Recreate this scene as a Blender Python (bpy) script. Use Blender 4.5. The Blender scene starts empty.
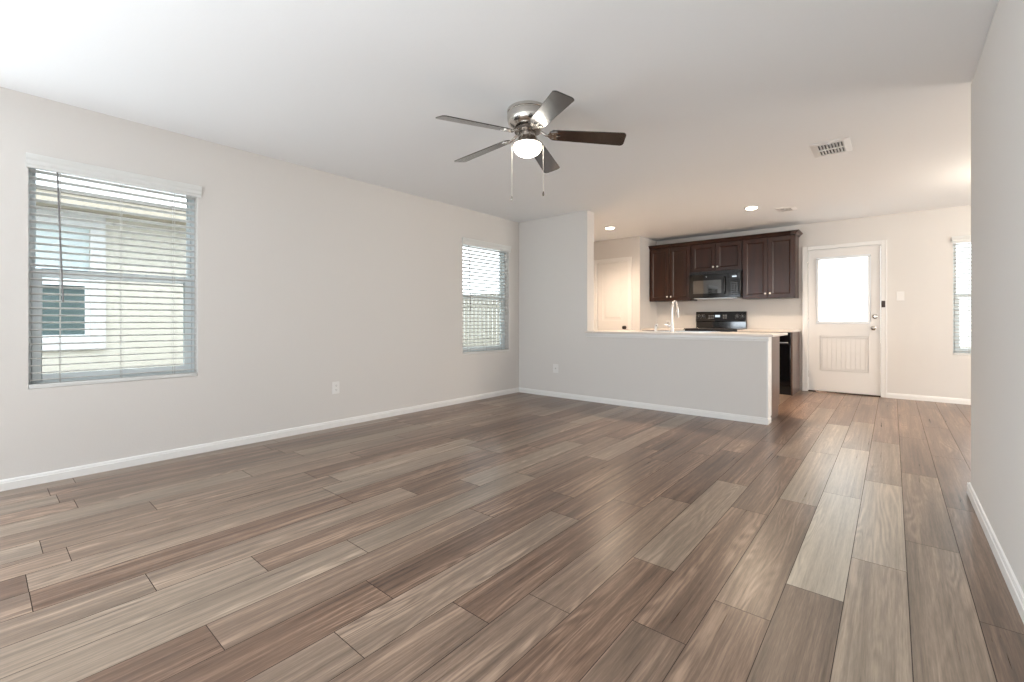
import bpy, bmesh, math, random
from mathutils import Vector, Matrix
R = math.radians
sc = bpy.context.scene
col = sc.collection
random.seed(7)

# ---------------------------------------------------------------- camera
CAM_H = 1.029
cd = bpy.data.cameras.new('camera')
cam = bpy.data.objects.new('camera', cd)
col.objects.link(cam)
cam.location = (0, 0, CAM_H)
cam.rotation_euler = (R(90), 0, R(40.15))
cd.sensor_width = 36.0
cd.lens = 451.0 / 1024 * 36
cd.shift_y = -20.5 / 1024
cd.clip_start = 0.02
cd.clip_end = 200
sc.camera = cam

# ---------------------------------------------------------------- exposure
sc.view_settings.view_transform = 'Standard'
sc.view_settings.look = 'None'
sc.view_settings.gamma = 1
sc.view_settings.use_curve_mapping = False
sc.view_settings.exposure = 1.18

# ---------------------------------------------------------------- sky
w = bpy.data.worlds.new('sky')
sc.world = w
w.use_nodes = True
nt = w.node_tree
nt.nodes.clear()
out = nt.nodes.new('ShaderNodeOutputWorld')
bg = nt.nodes.new('ShaderNodeBackground')
tc = nt.nodes.new('ShaderNodeTexCoord')
sep = nt.nodes.new('ShaderNodeSeparateXYZ')
ramp = nt.nodes.new('ShaderNodeValToRGB')
ramp.color_ramp.elements[0].position = 0.48
ramp.color_ramp.elements[0].color = (0.62, 0.66, 0.62, 1)
ramp.color_ramp.elements[1].position = 0.56
ramp.color_ramp.elements[1].color = (0.90, 0.96, 1.0, 1)
mth = nt.nodes.new('ShaderNodeMath')
mth.operation = 'MULTIPLY_ADD'
mth.inputs[1].default_value = 0.5
mth.inputs[2].default_value = 0.5
nt.links.new(tc.outputs['Generated'], sep.inputs[0])
nt.links.new(sep.outputs['Z'], mth.inputs[0])
nt.links.new(mth.outputs[0], ramp.inputs[0])
nt.links.new(ramp.outputs[0], bg.inputs[0])
bg.inputs[1].default_value = 2.4
nt.links.new(bg.outputs[0], out.inputs[0])


def light(kind, name, loc, energy, color=(1, 1, 1), rot=(0, 0, 0), **kw):
    d = bpy.data.lights.new(name, kind)
    d.energy = energy
    d.color = color
    for k, v in kw.items():
        setattr(d, k, v)
    o = bpy.data.objects.new(name, d)
    o.location = loc
    o.rotation_euler = rot
    col.objects.link(o)
    return o


# sun on the neighbour's wall and the yard
light('SUN', 'sun', (6, -4, 12), 0.9, (1.0, 0.97, 0.92), (R(38), 0, R(62)), angle=R(1))
# added fill lights behind the camera and on the dining side, no source seen
light('AREA', 'fill_back', (-0.8, -2.28, 1.35), 22, (0.94, 0.97, 1.0), (R(106), 0, 0),
      shape='RECTANGLE', size=3.0, size_y=1.6)
light('AREA', 'fill_dining', (4.35, 5.9, 1.4), 65, (1.0, 0.94, 0.87), (R(115), 0, R(90)),
      shape='RECTANGLE', size=2.2, size_y=1.6)
# added cool fill light from the left, for the right and half walls
light('AREA', 'fill_left', (-4.05, -1.65, 1.1), 62, (0.82, 0.92, 1.0), (R(90), 0, R(-64)), shape='RECTANGLE', size=1.5, size_y=1.4)
# added fill light aimed up at the ceiling behind the camera
light('AREA', 'fill_ceiling', (-0.4, -1.3, 0.5), 22, (0.90, 0.95, 1.0), (R(172), 0, 0), shape='RECTANGLE', size=3.0, size_y=1.2)
# sky portals in the window openings, the last three in added windows
for pn, pl, pr, sx, sy in (('portal_window_1', (-4.27, 0.65, 1.315), (R(90), 0, R(-90)), 0.9, 1.42),
                           ('portal_window_2', (-4.27, 4.365, 1.315), (R(90), 0, R(-90)), 0.9, 1.42),
                           ('portal_window_3', (1.025, 7.98, 1.315), (R(90), 0, R(180)), 0.9, 1.42),
                           ('portal_added_window_4', (-4.27, -1.535, 1.2), (R(90), 0, R(-90)), 1.36, 1.48),
                           ('portal_added_window_5', (-1.08, -2.455, 1.35), (R(90), 0, 0), 2.84, 1.58),
                           ('portal_added_window_7', (4.555, 5.9, 1.4), (R(90), 0, R(90)), 2.22, 1.58)):
    p = light('AREA', pn, pl, 1, (1, 1, 1), pr, shape='RECTANGLE', size=sx, size_y=sy)
    p.data.cycles.is_portal = True

# ---------------------------------------------------------------- materials
MATS = {}


def mat(name, color=(0.8, 0.8, 0.8), rough=0.5, metal=0.0, spec=0.5, coat=0.0, emit=None, es=0.0, bump=None, trans=0.0, ior=1.5):
    if name in MATS:
        return MATS[name]
    m = bpy.data.materials.new(name)
    m.use_nodes = True
    b = m.node_tree.nodes['Principled BSDF']
    b.inputs['IOR'].default_value = ior
    b.inputs['Base Color'].default_value = (*color, 1)
    b.inputs['Roughness'].default_value = rough
    b.inputs['Metallic'].default_value = metal
    b.inputs['Specular IOR Level'].default_value = spec
    b.inputs['Coat Weight'].default_value = coat
    b.inputs['Coat Roughness'].default_value = 0.12
    b.inputs['Transmission Weight'].default_value = trans
    if emit:
        b.inputs['Emission Color'].default_value = (*emit, 1)
        b.inputs['Emission Strength'].default_value = es
    if bump:
        scale, strength, dist = bump
        n = m.node_tree.nodes.new('ShaderNodeTexNoise')
        n.inputs['Scale'].default_value = scale
        n.inputs['Detail'].default_value = 3
        t = m.node_tree.nodes.new('ShaderNodeTexCoord')
        bp = m.node_tree.nodes.new('ShaderNodeBump')
        bp.inputs['Strength'].default_value = strength
        bp.inputs['Distance'].default_value = dist
        m.node_tree.links.new(t.outputs['Object'], n.inputs['Vector'])
        m.node_tree.links.new(n.outputs['Fac'], bp.inputs['Height'])
        m.node_tree.links.new(bp.outputs[0], b.inputs['Normal'])
    MATS[name] = m
    return m


WALL = mat('wall_paint', (0.68, 0.65, 0.62), 0.75, spec=0.3, bump=(90, 0.12, 0.004))
CEIL = mat('ceiling_paint', (0.87, 0.875, 0.88), 0.85, spec=0.2, bump=(70, 0.15, 0.004))
TRIM = mat('white_trim', (0.80, 0.785, 0.765), 0.35)
DOORP = mat('door_paint', (0.77, 0.745, 0.72), 0.38)
VINYL = mat('window_vinyl', (0.80, 0.86, 0.88), 0.4)
SLAT = mat('blind_slats', (0.80, 0.80, 0.78), 0.4)
def translucent_mix(m, f, c):
    t = m.node_tree
    o = next(n for n in t.nodes if n.type == 'OUTPUT_MATERIAL')
    tr = t.nodes.new('ShaderNodeBsdfTranslucent')
    tr.inputs[0].default_value = (*c, 1)
    mx = t.nodes.new('ShaderNodeMixShader')
    mx.inputs[0].default_value = f
    t.links.new(t.nodes['Principled BSDF'].outputs[0], mx.inputs[1])
    t.links.new(tr.outputs[0], mx.inputs[2])
    t.links.new(mx.outputs[0], o.inputs[0])


translucent_mix(SLAT, 0.18, (0.9, 0.92, 0.92))
CORD = mat('blind_cord', (0.55, 0.55, 0.53), 0.7)
WAND = mat('wand_plastic', (0.16, 0.15, 0.15), 0.4)
BLACK = mat('black_gloss', (0.004, 0.004, 0.005), 0.07, ior=1.5)
BLACKM = mat('black_matte', (0.012, 0.012, 0.013), 0.35)
BLKGLASS = mat('black_glass', (0.006, 0.006, 0.007), 0.03, ior=2.3)
NICKEL = mat('brushed_nickel', (0.62, 0.59, 0.55), 0.22, metal=1.0)
NICKELD = mat('dark_nickel', (0.20, 0.17, 0.15), 0.25, metal=1.0)
CHROME = mat('chrome', (0.82, 0.82, 0.82), 0.1, metal=1.0)
STEEL = mat('stainless_steel', (0.6, 0.6, 0.6), 0.3, metal=1.0)
BRONZE = mat('dark_bronze', (0.06, 0.045, 0.04), 0.35, metal=0.8)
COUNTER = mat('countertop_solid', (0.70, 0.64, 0.58), 0.3, bump=(200, 0.03, 0.001))
PLATE = mat('plate_plastic', (0.78, 0.76, 0.74), 0.35)
SLOT = mat('slot_dark', (0.12, 0.11, 0.10), 0.6)
GREYM = mat('grey_marking', (0.55, 0.55, 0.55), 0.5)
VENTM = mat('vent_white', (0.80, 0.79, 0.78), 0.4)
VENTD = mat('vent_shadow_gap', (0.05, 0.05, 0.05), 0.8)
GLOBE = mat('frosted_lamp_glass', (1, 1, 1), 0.4, emit=(1.0, 0.93, 0.82), es=9.0)
LED = mat('downlight_lens', (1, 1, 1), 0.4, emit=(1.0, 0.84, 0.66), es=14.0)
DISP = mat('clock_display', (0.1, 0.1, 0.1), 0.3, emit=(0.75, 0.9, 1.0), es=0.4)
STUCCO = mat('neighbor_siding', (0.60, 0.575, 0.505), 0.8, bump=(40, 0.3, 0.01))
EAVE = mat('neighbor_eave', (0.46, 0.41, 0.33), 0.7)
SHINGLE = mat('roof_shingles', (0.35, 0.32, 0.29), 0.9, bump=(25, 0.6, 0.02))
NGLASS = mat('neighbor_glass', (0.10, 0.14, 0.14), 0.06, spec=0.8)
NUPPER = mat('neighbor_upper_pane', (0.62, 0.70, 0.72), 0.3)  # even pale blue of the upper pane
FENCEM = mat('fence_wood', (0.34, 0.32, 0.27), 0.8, bump=(30, 0.4, 0.01))
TOE = mat('toe_kick_dark', (0.03, 0.02, 0.018), 0.6)


def glass_mat():
    m = bpy.data.materials.new('window_glass')
    m.use_nodes = True
    t = m.node_tree
    t.nodes.clear()
    o = t.nodes.new('ShaderNodeOutputMaterial')
    mix = t.nodes.new('ShaderNodeMixShader')
    tr = t.nodes.new('ShaderNodeBsdfTransparent')
    tr.inputs[0].default_value = (0.80, 0.82, 0.83, 1)
    gl = t.nodes.new('ShaderNodeBsdfGlossy')
    gl.inputs['Roughness'].default_value = 0.02
    fr = t.nodes.new('ShaderNodeFresnel')
    fr.inputs[0].default_value = 1.25
    t.links.new(fr.outputs[0], mix.inputs[0])
    t.links.new(tr.outputs[0], mix.inputs[1])
    t.links.new(gl.outputs[0], mix.inputs[2])
    t.links.new(mix.outputs[0], o.inputs[0])
    return m


def frosted_mat():
    m = bpy.data.materials.new('frosted_door_glass')
    m.use_nodes = True
    t = m.node_tree
    t.nodes.clear()
    o = t.nodes.new('ShaderNodeOutputMaterial')
    mix = t.nodes.new('ShaderNodeMixShader')
    mix.inputs[0].default_value = 0.4
    tr = t.nodes.new('ShaderNodeBsdfTranslucent')
    tr.inputs[0].default_value = (0.95, 0.97, 0.98, 1)
    gl = t.nodes.new('ShaderNodeBsdfTransparent')
    t.links.new(tr.outputs[0], mix.inputs[1])
    t.links.new(gl.outputs[0], mix.inputs[2])
    t.links.new(mix.outputs[0], o.inputs[0])
    return m


GLASS = glass_mat()
FROST = frosted_mat()


def wood_mat(name, c0, c1, rough, scale=(60, 60, 3), coat=0.0, spec=0.5):
    m = bpy.data.materials.new(name)
    m.use_nodes = True
    t = m.node_tree
    b = t.nodes['Principled BSDF']
    tcn = t.nodes.new('ShaderNodeTexCoord')
    mp = t.nodes.new('ShaderNodeMapping')
    mp.inputs['Scale'].default_value = scale
    n = t.nodes.new('ShaderNodeTexNoise')
    n.inputs['Scale'].default_value = 1.0
    n.inputs['Detail'].default_value = 5
    n.inputs['Distortion'].default_value = 0.25
    r = t.nodes.new('ShaderNodeValToRGB')
    r.color_ramp.elements[0].position = 0.3
    r.color_ramp.elements[0].color = (*c0, 1)
    r.color_ramp.elements[1].position = 0.72
    r.color_ramp.elements[1].color = (*c1, 1)
    t.links.new(tcn.outputs['Object'], mp.inputs[0])
    t.links.new(mp.outputs[0], n.inputs['Vector'])
    t.links.new(n.outputs['Fac'], r.inputs[0])
    t.links.new(r.outputs[0], b.inputs['Base Color'])
    b.inputs['Roughness'].default_value = rough
    b.inputs['Coat Weight'].default_value = coat
    b.inputs['Coat Roughness'].default_value = 0.1
    b.inputs['Coat IOR'].default_value = 1.75
    b.inputs['Specular IOR Level'].default_value = spec
    return m


CAB = wood_mat('espresso_wood', (0.022, 0.0078, 0.0045), (0.055, 0.0195, 0.0105), 0.28, (14, 14, 1.2), spec=0.36)
BLADE = wood_mat('walnut_blade', (0.008, 0.004, 0.003), (0.030, 0.013, 0.008), 0.25, (3, 45, 45), coat=0.8, spec=0.6)
PANELW = wood_mat('espresso_side_panel', (0.075, 0.046, 0.037), (0.130, 0.082, 0.064), 0.30, (14, 14, 1.2))


def floor_mat():
    m = bpy.data.materials.new('wood_plank_floor')
    m.use_nodes = True
    t = m.node_tree
    L = t.links.new
    N = t.nodes.new
    b = t.nodes['Principled BSDF']
    geo = N('ShaderNodeTexCoord')
    sd = N('ShaderNodeAttribute'); sd.attribute_name = 'seed'
    tn = N('ShaderNodeAttribute'); tn.attribute_name = 'tone'
    cmb = N('ShaderNodeCombineXYZ')
    L(sd.outputs['Fac'], cmb.inputs[0]); L(sd.outputs['Fac'], cmb.inputs[1]); L(sd.outputs['Fac'], cmb.inputs[2])
    sc_ = N('ShaderNodeVectorMath'); sc_.operation = 'MULTIPLY'; sc_.inputs[1].default_value = (7.3, 31.0, 13.0)
    L(cmb.outputs[0], sc_.inputs[0])
    add = N('ShaderNodeVectorMath'); add.operation = 'ADD'
    L(geo.outputs['Object'], add.inputs[0]); L(sc_.outputs[0], add.inputs[1])

    def noise(scale, detail, dist, rough=0.55):
        mp = N('ShaderNodeMapping'); mp.inputs['Scale'].default_value = scale
        L(add.outputs[0], mp.inputs[0])
        n = N('ShaderNodeTexNoise'); n.inputs['Scale'].default_value = 1
        n.inputs['Detail'].default_value = detail; n.inputs['Distortion'].default_value = dist
        n.inputs['Roughness'].default_value = rough
        L(mp.outputs[0], n.inputs['Vector'])
        return n.outputs['Fac']
    broad = noise((11, 0.7, 1), 2, 0.5)
    streak = noise((62, 1.25, 1), 4, 0.35, 0.62)
    pore = noise((260, 12, 1), 2, 0.0, 0.7)
    # cathedral rings: bands of a stretched noise field
    ring = noise((9, 0.9, 1), 1.0, 0.3)
    sn = N('ShaderNodeMath'); sn.operation = 'MULTIPLY'; sn.inputs[1].default_value = 95
    L(ring, sn.inputs[0])
    sn2 = N('ShaderNodeMath'); sn2.operation = 'SINE'
    L(sn.outputs[0], sn2.inputs[0])
    msk = N('ShaderNodeMapRange'); msk.inputs['From Min'].default_value = 0.54; msk.inputs['From Max'].default_value = 0.66
    L(broad, msk.inputs['Value'])
    rg = N('ShaderNodeMath'); rg.operation = 'MULTIPLY'
    L(sn2.outputs[0], rg.inputs[0]); L(msk.outputs[0], rg.inputs[1])

    def madd(a, k, c):
        n = N('ShaderNodeMath'); n.operation = 'MULTIPLY_ADD'
        L(a, n.inputs[0]); n.inputs[1].default_value = k
        if isinstance(c, (int, float)):
            n.inputs[2].default_value = c
        else:
            L(c, n.inputs[2])
        return n.outputs[0]
    pv = N('ShaderNodeMath'); pv.operation = 'FRACT'
    L(madd(sd.outputs['Fac'], 17.3, 0.0), pv.inputs[0])
    v = madd(broad, 0.70, -0.01)
    v = madd(pv.outputs[0], 0.09, v)
    v = madd(streak, 0.80, v)
    v = madd(pore, 0.45, v)
    v = madd(rg.outputs[0], 0.12, v)
    v = madd(v, 1.0, -0.525)
    r = N('ShaderNodeValToRGB')
    e = r.color_ramp.elements
    e[0].position = 0.20; e[0].color = (0.060, 0.035, 0.024, 1)
    e[1].position = 0.82; e[1].color = (0.37, 0.245, 0.172, 1)
    k = e.new(0.5); k.color = (0.170, 0.104, 0.071, 1)
    L(v, r.inputs[0])
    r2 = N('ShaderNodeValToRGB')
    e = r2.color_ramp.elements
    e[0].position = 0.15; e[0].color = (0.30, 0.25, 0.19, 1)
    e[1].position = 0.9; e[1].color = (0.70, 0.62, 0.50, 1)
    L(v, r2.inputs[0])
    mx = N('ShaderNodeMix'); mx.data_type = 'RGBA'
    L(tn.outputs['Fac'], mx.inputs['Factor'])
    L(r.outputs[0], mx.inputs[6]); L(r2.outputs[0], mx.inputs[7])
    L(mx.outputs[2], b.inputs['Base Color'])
    rr = madd(streak, 0.10, 0.245)
    L(rr, b.inputs['Roughness'])
    b.inputs['Specular IOR Level'].default_value = 0.5
    bp = N('ShaderNodeBump'); bp.inputs['Strength'].default_value = 0.06; bp.inputs['Distance'].default_value = 0.0015
    L(v, bp.inputs['Height']); L(bp.outputs[0], b.inputs['Normal'])
    return m


FLOOR = floor_mat()
GAP = mat('plank_seam', (0.045, 0.028, 0.020), 0.7)
GRASS = mat('yard_gravel', (0.42, 0.40, 0.35), 0.9, bump=(30, 0.8, 0.03))


# ---------------------------------------------------------------- mesh helpers
class M:
    def __init__(s):
        s.v = []
        s.f = []

    def add(s, vs, fs):
        o = len(s.v)
        s.v += [tuple(p) for p in vs]
        s.f += [tuple(o + i for i in q) for q in fs]
        return s

    def box(s, x0, y0, z0, x1, y1, z1, mtx=None):
        vs = [Vector((x, y, z)) for z in (z0, z1) for y in (y0, y1) for x in (x0, x1)]
        if mtx:
            vs = [mtx @ p for p in vs]
        return s.add(vs, [(0, 2, 3, 1), (4, 5, 7, 6), (0, 1, 5, 4), (1, 3, 7, 5), (3, 2, 6, 7), (2, 0, 4, 6)])

    def lathe(s, c, prof, n=32, axis='Z', mtx=None):
        """prof: list of (r, h) along the axis; capped at both ends."""
        vs = []
        for r, h in prof:
            for i in range(n):
                a = 2 * math.pi * i / n
                p = (r * math.cos(a), r * math.sin(a), h)
                if axis == 'Y':
                    p = (p[0], p[2], -p[1])
                elif axis == 'X':
                    p = (p[2], p[0], p[1])
                q = Vector(p)
                if mtx:
                    q = mtx @ q
                vs.append((q.x + c[0], q.y + c[1], q.z + c[2]))
        fs = []
        for j in range(len(prof) - 1):
            for i in range(n):
                k = (i + 1) % n
                fs.append((j * n + i, j * n + k, (j + 1) * n + k, (j + 1) * n + i))
        fs.append(tuple(reversed(range(n))))
        m = (len(prof) - 1) * n
        fs.append(tuple(range(m, m + n)))
        return s.add(vs, fs)

    def tube(s, pts, r, n=10):
        pts = [Vector(p) for p in pts]
        rs = r if isinstance(r, (list, tuple)) else [r] * len(pts)
        vs = []
        up = None
        for i, p in enumerate(pts):
            d = (pts[min(i + 1, len(pts) - 1)] - pts[max(i - 1, 0)]).normalized()
            if up is None:
                a = Vector((0, 0, 1)) if abs(d.z) < 0.9 else Vector((1, 0, 0))
            else:
                a = up
            xx = (a - d * a.dot(d)).normalized()
            up = xx
            yy = d.cross(xx)
            for k in range(n):
                t = 2 * math.pi * k / n
                vs.append(p + (xx * math.cos(t) + yy * math.sin(t)) * rs[i])
        fs = []
        for j in range(len(pts) - 1):
            for i in range(n):
                k = (i + 1) % n
                fs.append((j * n + i, j * n + k, (j + 1) * n + k, (j + 1) * n + i))
        fs.append(tuple(reversed(range(n))))
        m = (len(pts) - 1) * n
        fs.append(tuple(range(m, m + n)))
        return s.add(vs, fs)

    def prism(s, poly, z0, z1, mtx=None):
        n = len(poly)
        vs = [Vector((x, y, z0)) for x, y in poly] + [Vector((x, y, z1)) for x, y in poly]
        if mtx:
            vs = [mtx @ p for p in vs]
        fs = [tuple(reversed(range(n))), tuple(range(n, 2 * n))]
        fs += [(i, (i + 1) % n, n + (i + 1) % n, n + i) for i in range(n)]
        return s.add(vs, fs)

    def sweep(s, prof, axis, a, b):
        """prof: polygon of (p, q); axis 'X': (p,q)->(y,z); 'Y': (p,q)->(x,z)."""
        n = len(prof)
        g = (lambda t, p, q: (t, p, q)) if axis == 'X' else (lambda t, p, q: (p, t, q))
        vs = [g(a, p, q) for p, q in prof] + [g(b, p, q) for p, q in prof]
        fs = [tuple(reversed(range(n))), tuple(range(n, 2 * n))]
        fs += [(i, (i + 1) % n, n + (i + 1) % n, n + i) for i in range(n)]
        return s.add(vs, fs)

    def slab(s, axis, p0, p1, u, v, holes=()):
        """plate with rectangular holes; axis normal X/Y/Z, thickness p0..p1; u,v ranges in the two other axes."""
        us = sorted({u[0], u[1], *[h[i] for h in holes for i in (0, 1)]})
        vv = sorted({v[0], v[1], *[h[i] for h in holes for i in (2, 3)]})
        def solid(i, j):
            if i < 0 or j < 0 or i >= len(us) - 1 or j >= len(vv) - 1:
                return False
            cu, cv = (us[i] + us[i + 1]) / 2, (vv[j] + vv[j + 1]) / 2
            return not any(h[0] < cu < h[1] and h[2] < cv < h[3] for h in holes)
        g = {'X': lambda p, a, b: (p, a, b), 'Y': lambda p, a, b: (a, p, b), 'Z': lambda p, a, b: (a, b, p)}[axis]
        for i in range(len(us) - 1):
            for j in range(len(vv) - 1):
                if not solid(i, j):
                    continue
                a, b, c, d = us[i], us[i + 1], vv[j], vv[j + 1]
                for p in (p0, p1):
                    s.add([g(p, a, c), g(p, b, c), g(p, b, d), g(p, a, d)], [(0, 1, 2, 3)])
                if not solid(i - 1, j):
                    s.add([g(p0, a, c), g(p0, a, d), g(p1, a, d), g(p1, a, c)], [(0, 1, 2, 3)])
                if not solid(i + 1, j):
                    s.add([g(p0, b, c), g(p0, b, d), g(p1, b, d), g(p1, b, c)], [(0, 1, 2, 3)])
                if not solid(i, j - 1):
                    s.add([g(p0, a, c), g(p0, b, c), g(p1, b, c), g(p1, a, c)], [(0, 1, 2, 3)])
                if not solid(i, j + 1):
                    s.add([g(p0, a, d), g(p0, b, d), g(p1, b, d), g(p1, a, d)], [(0, 1, 2, 3)])
        return s


ORG = {}


def obj(name, m, material, parent=None, bevel=0.0, smooth=True, origin=None, seg=2):
    if parent is not None:
        o = ORG[parent]
    else:
        o = Vector(origin) if origin is not None else Vector((0, 0, 0))
    me = bpy.data.meshes.new(name)
    me.from_pydata([Vector(p) - o for p in m.v], [], m.f)
    bm = bmesh.new()
    bm.from_mesh(me)
    bmesh.ops.remove_doubles(bm, verts=bm.verts, dist=1e-6)
    bmesh.ops.recalc_face_normals(bm, faces=bm.faces)
    if smooth:
        for f in bm.faces:
            f.smooth = True
        for e in bm.edges:
            if len(e.link_faces) == 2 and e.calc_face_angle(0) > R(32):
                e.smooth = False
    bm.to_mesh(me)
    bm.free()
    mats = material if isinstance(material, (list, tuple)) else [material]
    for k in mats:
        me.materials.append(k)
    ob = bpy.data.objects.new(name, me)
    col.objects.link(ob)
    ORG[ob] = o
    if parent is not None:
        ob.parent = parent
    else:
        ob.location = o
    if bevel:
        md = ob.modifiers.new('bevel', 'BEVEL')
        md.width = bevel
        md.segments = seg
        md.limit_method = 'ANGLE'
        md.angle_limit = R(40)
        md.harden_normals = False
    return ob


def thing(name, label, cat, loc, group=None):
    e = bpy.data.objects.new(name, None)
    e.empty_display_size = 0.1
    e.location = loc
    col.objects.link(e)
    ORG[e] = Vector(loc)
    return tag(e, label, cat, group)


def tag(o, label, cat, group=None):
    o['label'] = label
    o['category'] = cat
    if group:
        o['group'] = group
    return o


def struct(name, m, material, **kw):
    o = obj(name, m, material, **kw)
    o['kind'] = 'structure'
    return o


def sroot(name, loc):
    e = bpy.data.objects.new(name, None)
    e.location = loc
    e['kind'] = 'structure'
    col.objects.link(e)
    ORG[e] = Vector(loc)
    return e


# ---------------------------------------------------------------- room constants
XL, YF, H = -4.115, 7.822, 2.44          # left wall, far wall, ceiling
XR, YC = 0.354, 3.80                     # right wall near the camera and its corner
YH, HT = 5.03, 0.165                     # half wall front face and thickness
YB, XE = -2.3, 4.4                       # wall behind the camera, dining side wall
T = 0.16
W1 = (0.205, 1.10, 0.60, 2.07)
W2 = (3.92, 4.81, 0.60, 2.07)
W3 = (0.575, 1.475, 0.60, 2.07)
# unseen windows added around the fill lights: left wall, back wall, dining side
W4 = (-2.22, -0.85, 0.45, 1.95)
W5 = ((-2.5, -1.02, 0.55, 2.15), (-0.98, 0.34, 0.55, 2.15))
W6 = (4.78, 7.02, 0.60, 2.20)

# floor: planks 0.182 x 1.24, joints read from the photograph row by row
known = {-1: 2.04, 0: 2.45, 1: 2.80, 2: 2.21, -2: 1.75, -3: 1.45, -4: 1.84, -5: 1.34, -6: 1.12, -7: 0.76, -11: 0.77,
         -12: 0.44, -15: 0.26, -17: 0.63, -20: 0.30}
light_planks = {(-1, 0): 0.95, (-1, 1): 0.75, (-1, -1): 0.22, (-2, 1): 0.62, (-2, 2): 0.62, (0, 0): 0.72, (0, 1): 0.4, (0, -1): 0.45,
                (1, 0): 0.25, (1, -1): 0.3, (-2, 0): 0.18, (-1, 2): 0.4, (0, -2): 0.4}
fm = M()
fm.slab('Z', -0.12, -0.0012, (XL - T, XE), (YB, YF + T))
base_faces = len(fm.f)
tones, seeds = [0.0] * base_faces, [0.0] * base_faces
g = 0.0013
for k in range(-22, 25):
    x0, x1 = max(-0.1365 + 0.182 * k, XL), min(-0.1365 + 0.182 * (k + 1), XE)
    if x1 - x0 < 0.01:
        continue
    j0 = known.get(k, random.uniform(0, 1.24))
    n0 = math.floor((YB - j0) / 1.24)
    for n in range(n0, n0 + 11):
        y0, y1 = max(j0 + n * 1.24, YB), min(j0 + (n + 1) * 1.24, YF)
        if y1 - y0 < 0.02:
            continue
        fm.add([(x0 + g, y0 + g, 0), (x1 - g, y0 + g, 0), (x1 - g, y1 - g, 0), (x0 + g, y1 - g, 0)], [(0, 1, 2, 3)])
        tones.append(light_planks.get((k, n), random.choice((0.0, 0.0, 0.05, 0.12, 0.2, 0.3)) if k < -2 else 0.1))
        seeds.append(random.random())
fl = struct('floor', fm, [GAP, FLOOR], smooth=False)
a1 = fl.data.attributes.new('tone', 'FLOAT', 'FACE')
a2 = fl.data.attributes.new('seed', 'FLOAT', 'FACE')
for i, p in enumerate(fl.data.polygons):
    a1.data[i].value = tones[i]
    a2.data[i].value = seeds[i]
    p.material_index = 0 if i < base_faces else 1

CANS = [(-3.276, 6.189), (-1.345, 6.233)]
struct('ceiling', M().slab('Z', H, H + 0.15, (XL - T, XE + T), (YB - T, YF + T)), CEIL, smooth=False)
struct('wall_left', M().slab('X', XL - T, XL, (YB, YF + T), (-0.02, H), [W1, W2, W4]), WALL, smooth=False)
DOOR1 = (-0.955, -0.104, -0.02, 2.068)
struct('wall_far', M().slab('Y', YF, YF + T, (XL, XE), (-0.02, H), [W3, DOOR1]), WALL, smooth=False)
struct('wall_right', M().box(XR, YB, -0.02, XE, YC, H), WALL, bevel=0.018, seg=4)
struct('wall_back', M().slab('Y', YB - T, YB, (XL - T, XE), (-0.02, H), list(W5)), WALL, smooth=False)
struct('wall_dining', M().slab('X', XE, XE + T, (YC, YF + T), (-0.02, H), [W6]), WALL, smooth=False)
# pier plus half wall between living room and kitchen: one L-shaped wall
PX, HX, HZ = -2.984, -0.950, 0.868
struct('wall_pier', M().box(XL, YH, -0.02, PX, YH + HT, H), WALL, smooth=False)
struct('wall_half', M().box(PX, YH, -0.02, HX, YH + HT, HZ - 0.0005), WALL, smooth=False)
# pantry closet
PY, PXE = 7.13, -3.222
PD = (-4.04, -3.425, -0.02, 2.05)
struct('wall_pantry', M().slab('Y', PY, PY + 0.11, (XL, PXE), (0, H), [PD]).box(PXE - 0.11, PY + 0.11, 0, PXE, YF, H), WALL, smooth=False)

# baseboards (profile with a small bead on top)
def base_prof(f, d):
    return [(f, 0), (f + d * 0.014, 0), (f + d * 0.014, 0.046), (f + d * 0.010, 0.049), (f + d * 0.010, 0.055), (f + d * 0.007, 0.063), (f, 0.066)]

struct('baseboard_left', M().sweep(base_prof(XL, 1), 'Y', YB, YH), TRIM, smooth=False)
struct('baseboard_half', M().sweep(base_prof(YH, -1), 'X', XL, HX + 0.013).sweep(base_prof(HX, 1), 'Y', YH - 0.013, YH + HT - 0.02), TRIM, smooth=False)
struct('baseboard_far', M().sweep(base_prof(YF, -1), 'X', -0.055, XE), TRIM, smooth=False)
struct('baseboard_right', M().sweep(base_prof(XR, -1), 'Y', YB, YC + 0.013).sweep(base_prof(YC, 1), 'X', XR - 0.013, XE), TRIM, smooth=False)
struct('baseboard_pantry', M().sweep(base_prof(PY, -1), 'X', -3.362, PXE + 0.013).sweep(base_prof(PXE, 1), 'Y', PY - 0.013, 7.18), TRIM, smooth=False)

# trim under the counter on the half wall and up its free end
ap = [(YH, 0.822), (YH - 0.008, 0.824), (YH - 0.010, 0.838), (YH - 0.020, 0.844), (YH - 0.020, 0.8675), (YH, 0.8675)]
struct('trim_1', M().sweep(ap, 'X', PX - 0.012, HX + 0.02), TRIM, smooth=False)
struct('trim_2', M().box(HX, YH - 0.006, 0.067, HX + 0.014, YH + HT - 0.005, 0.8675), TRIM, bevel=0.003)


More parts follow.
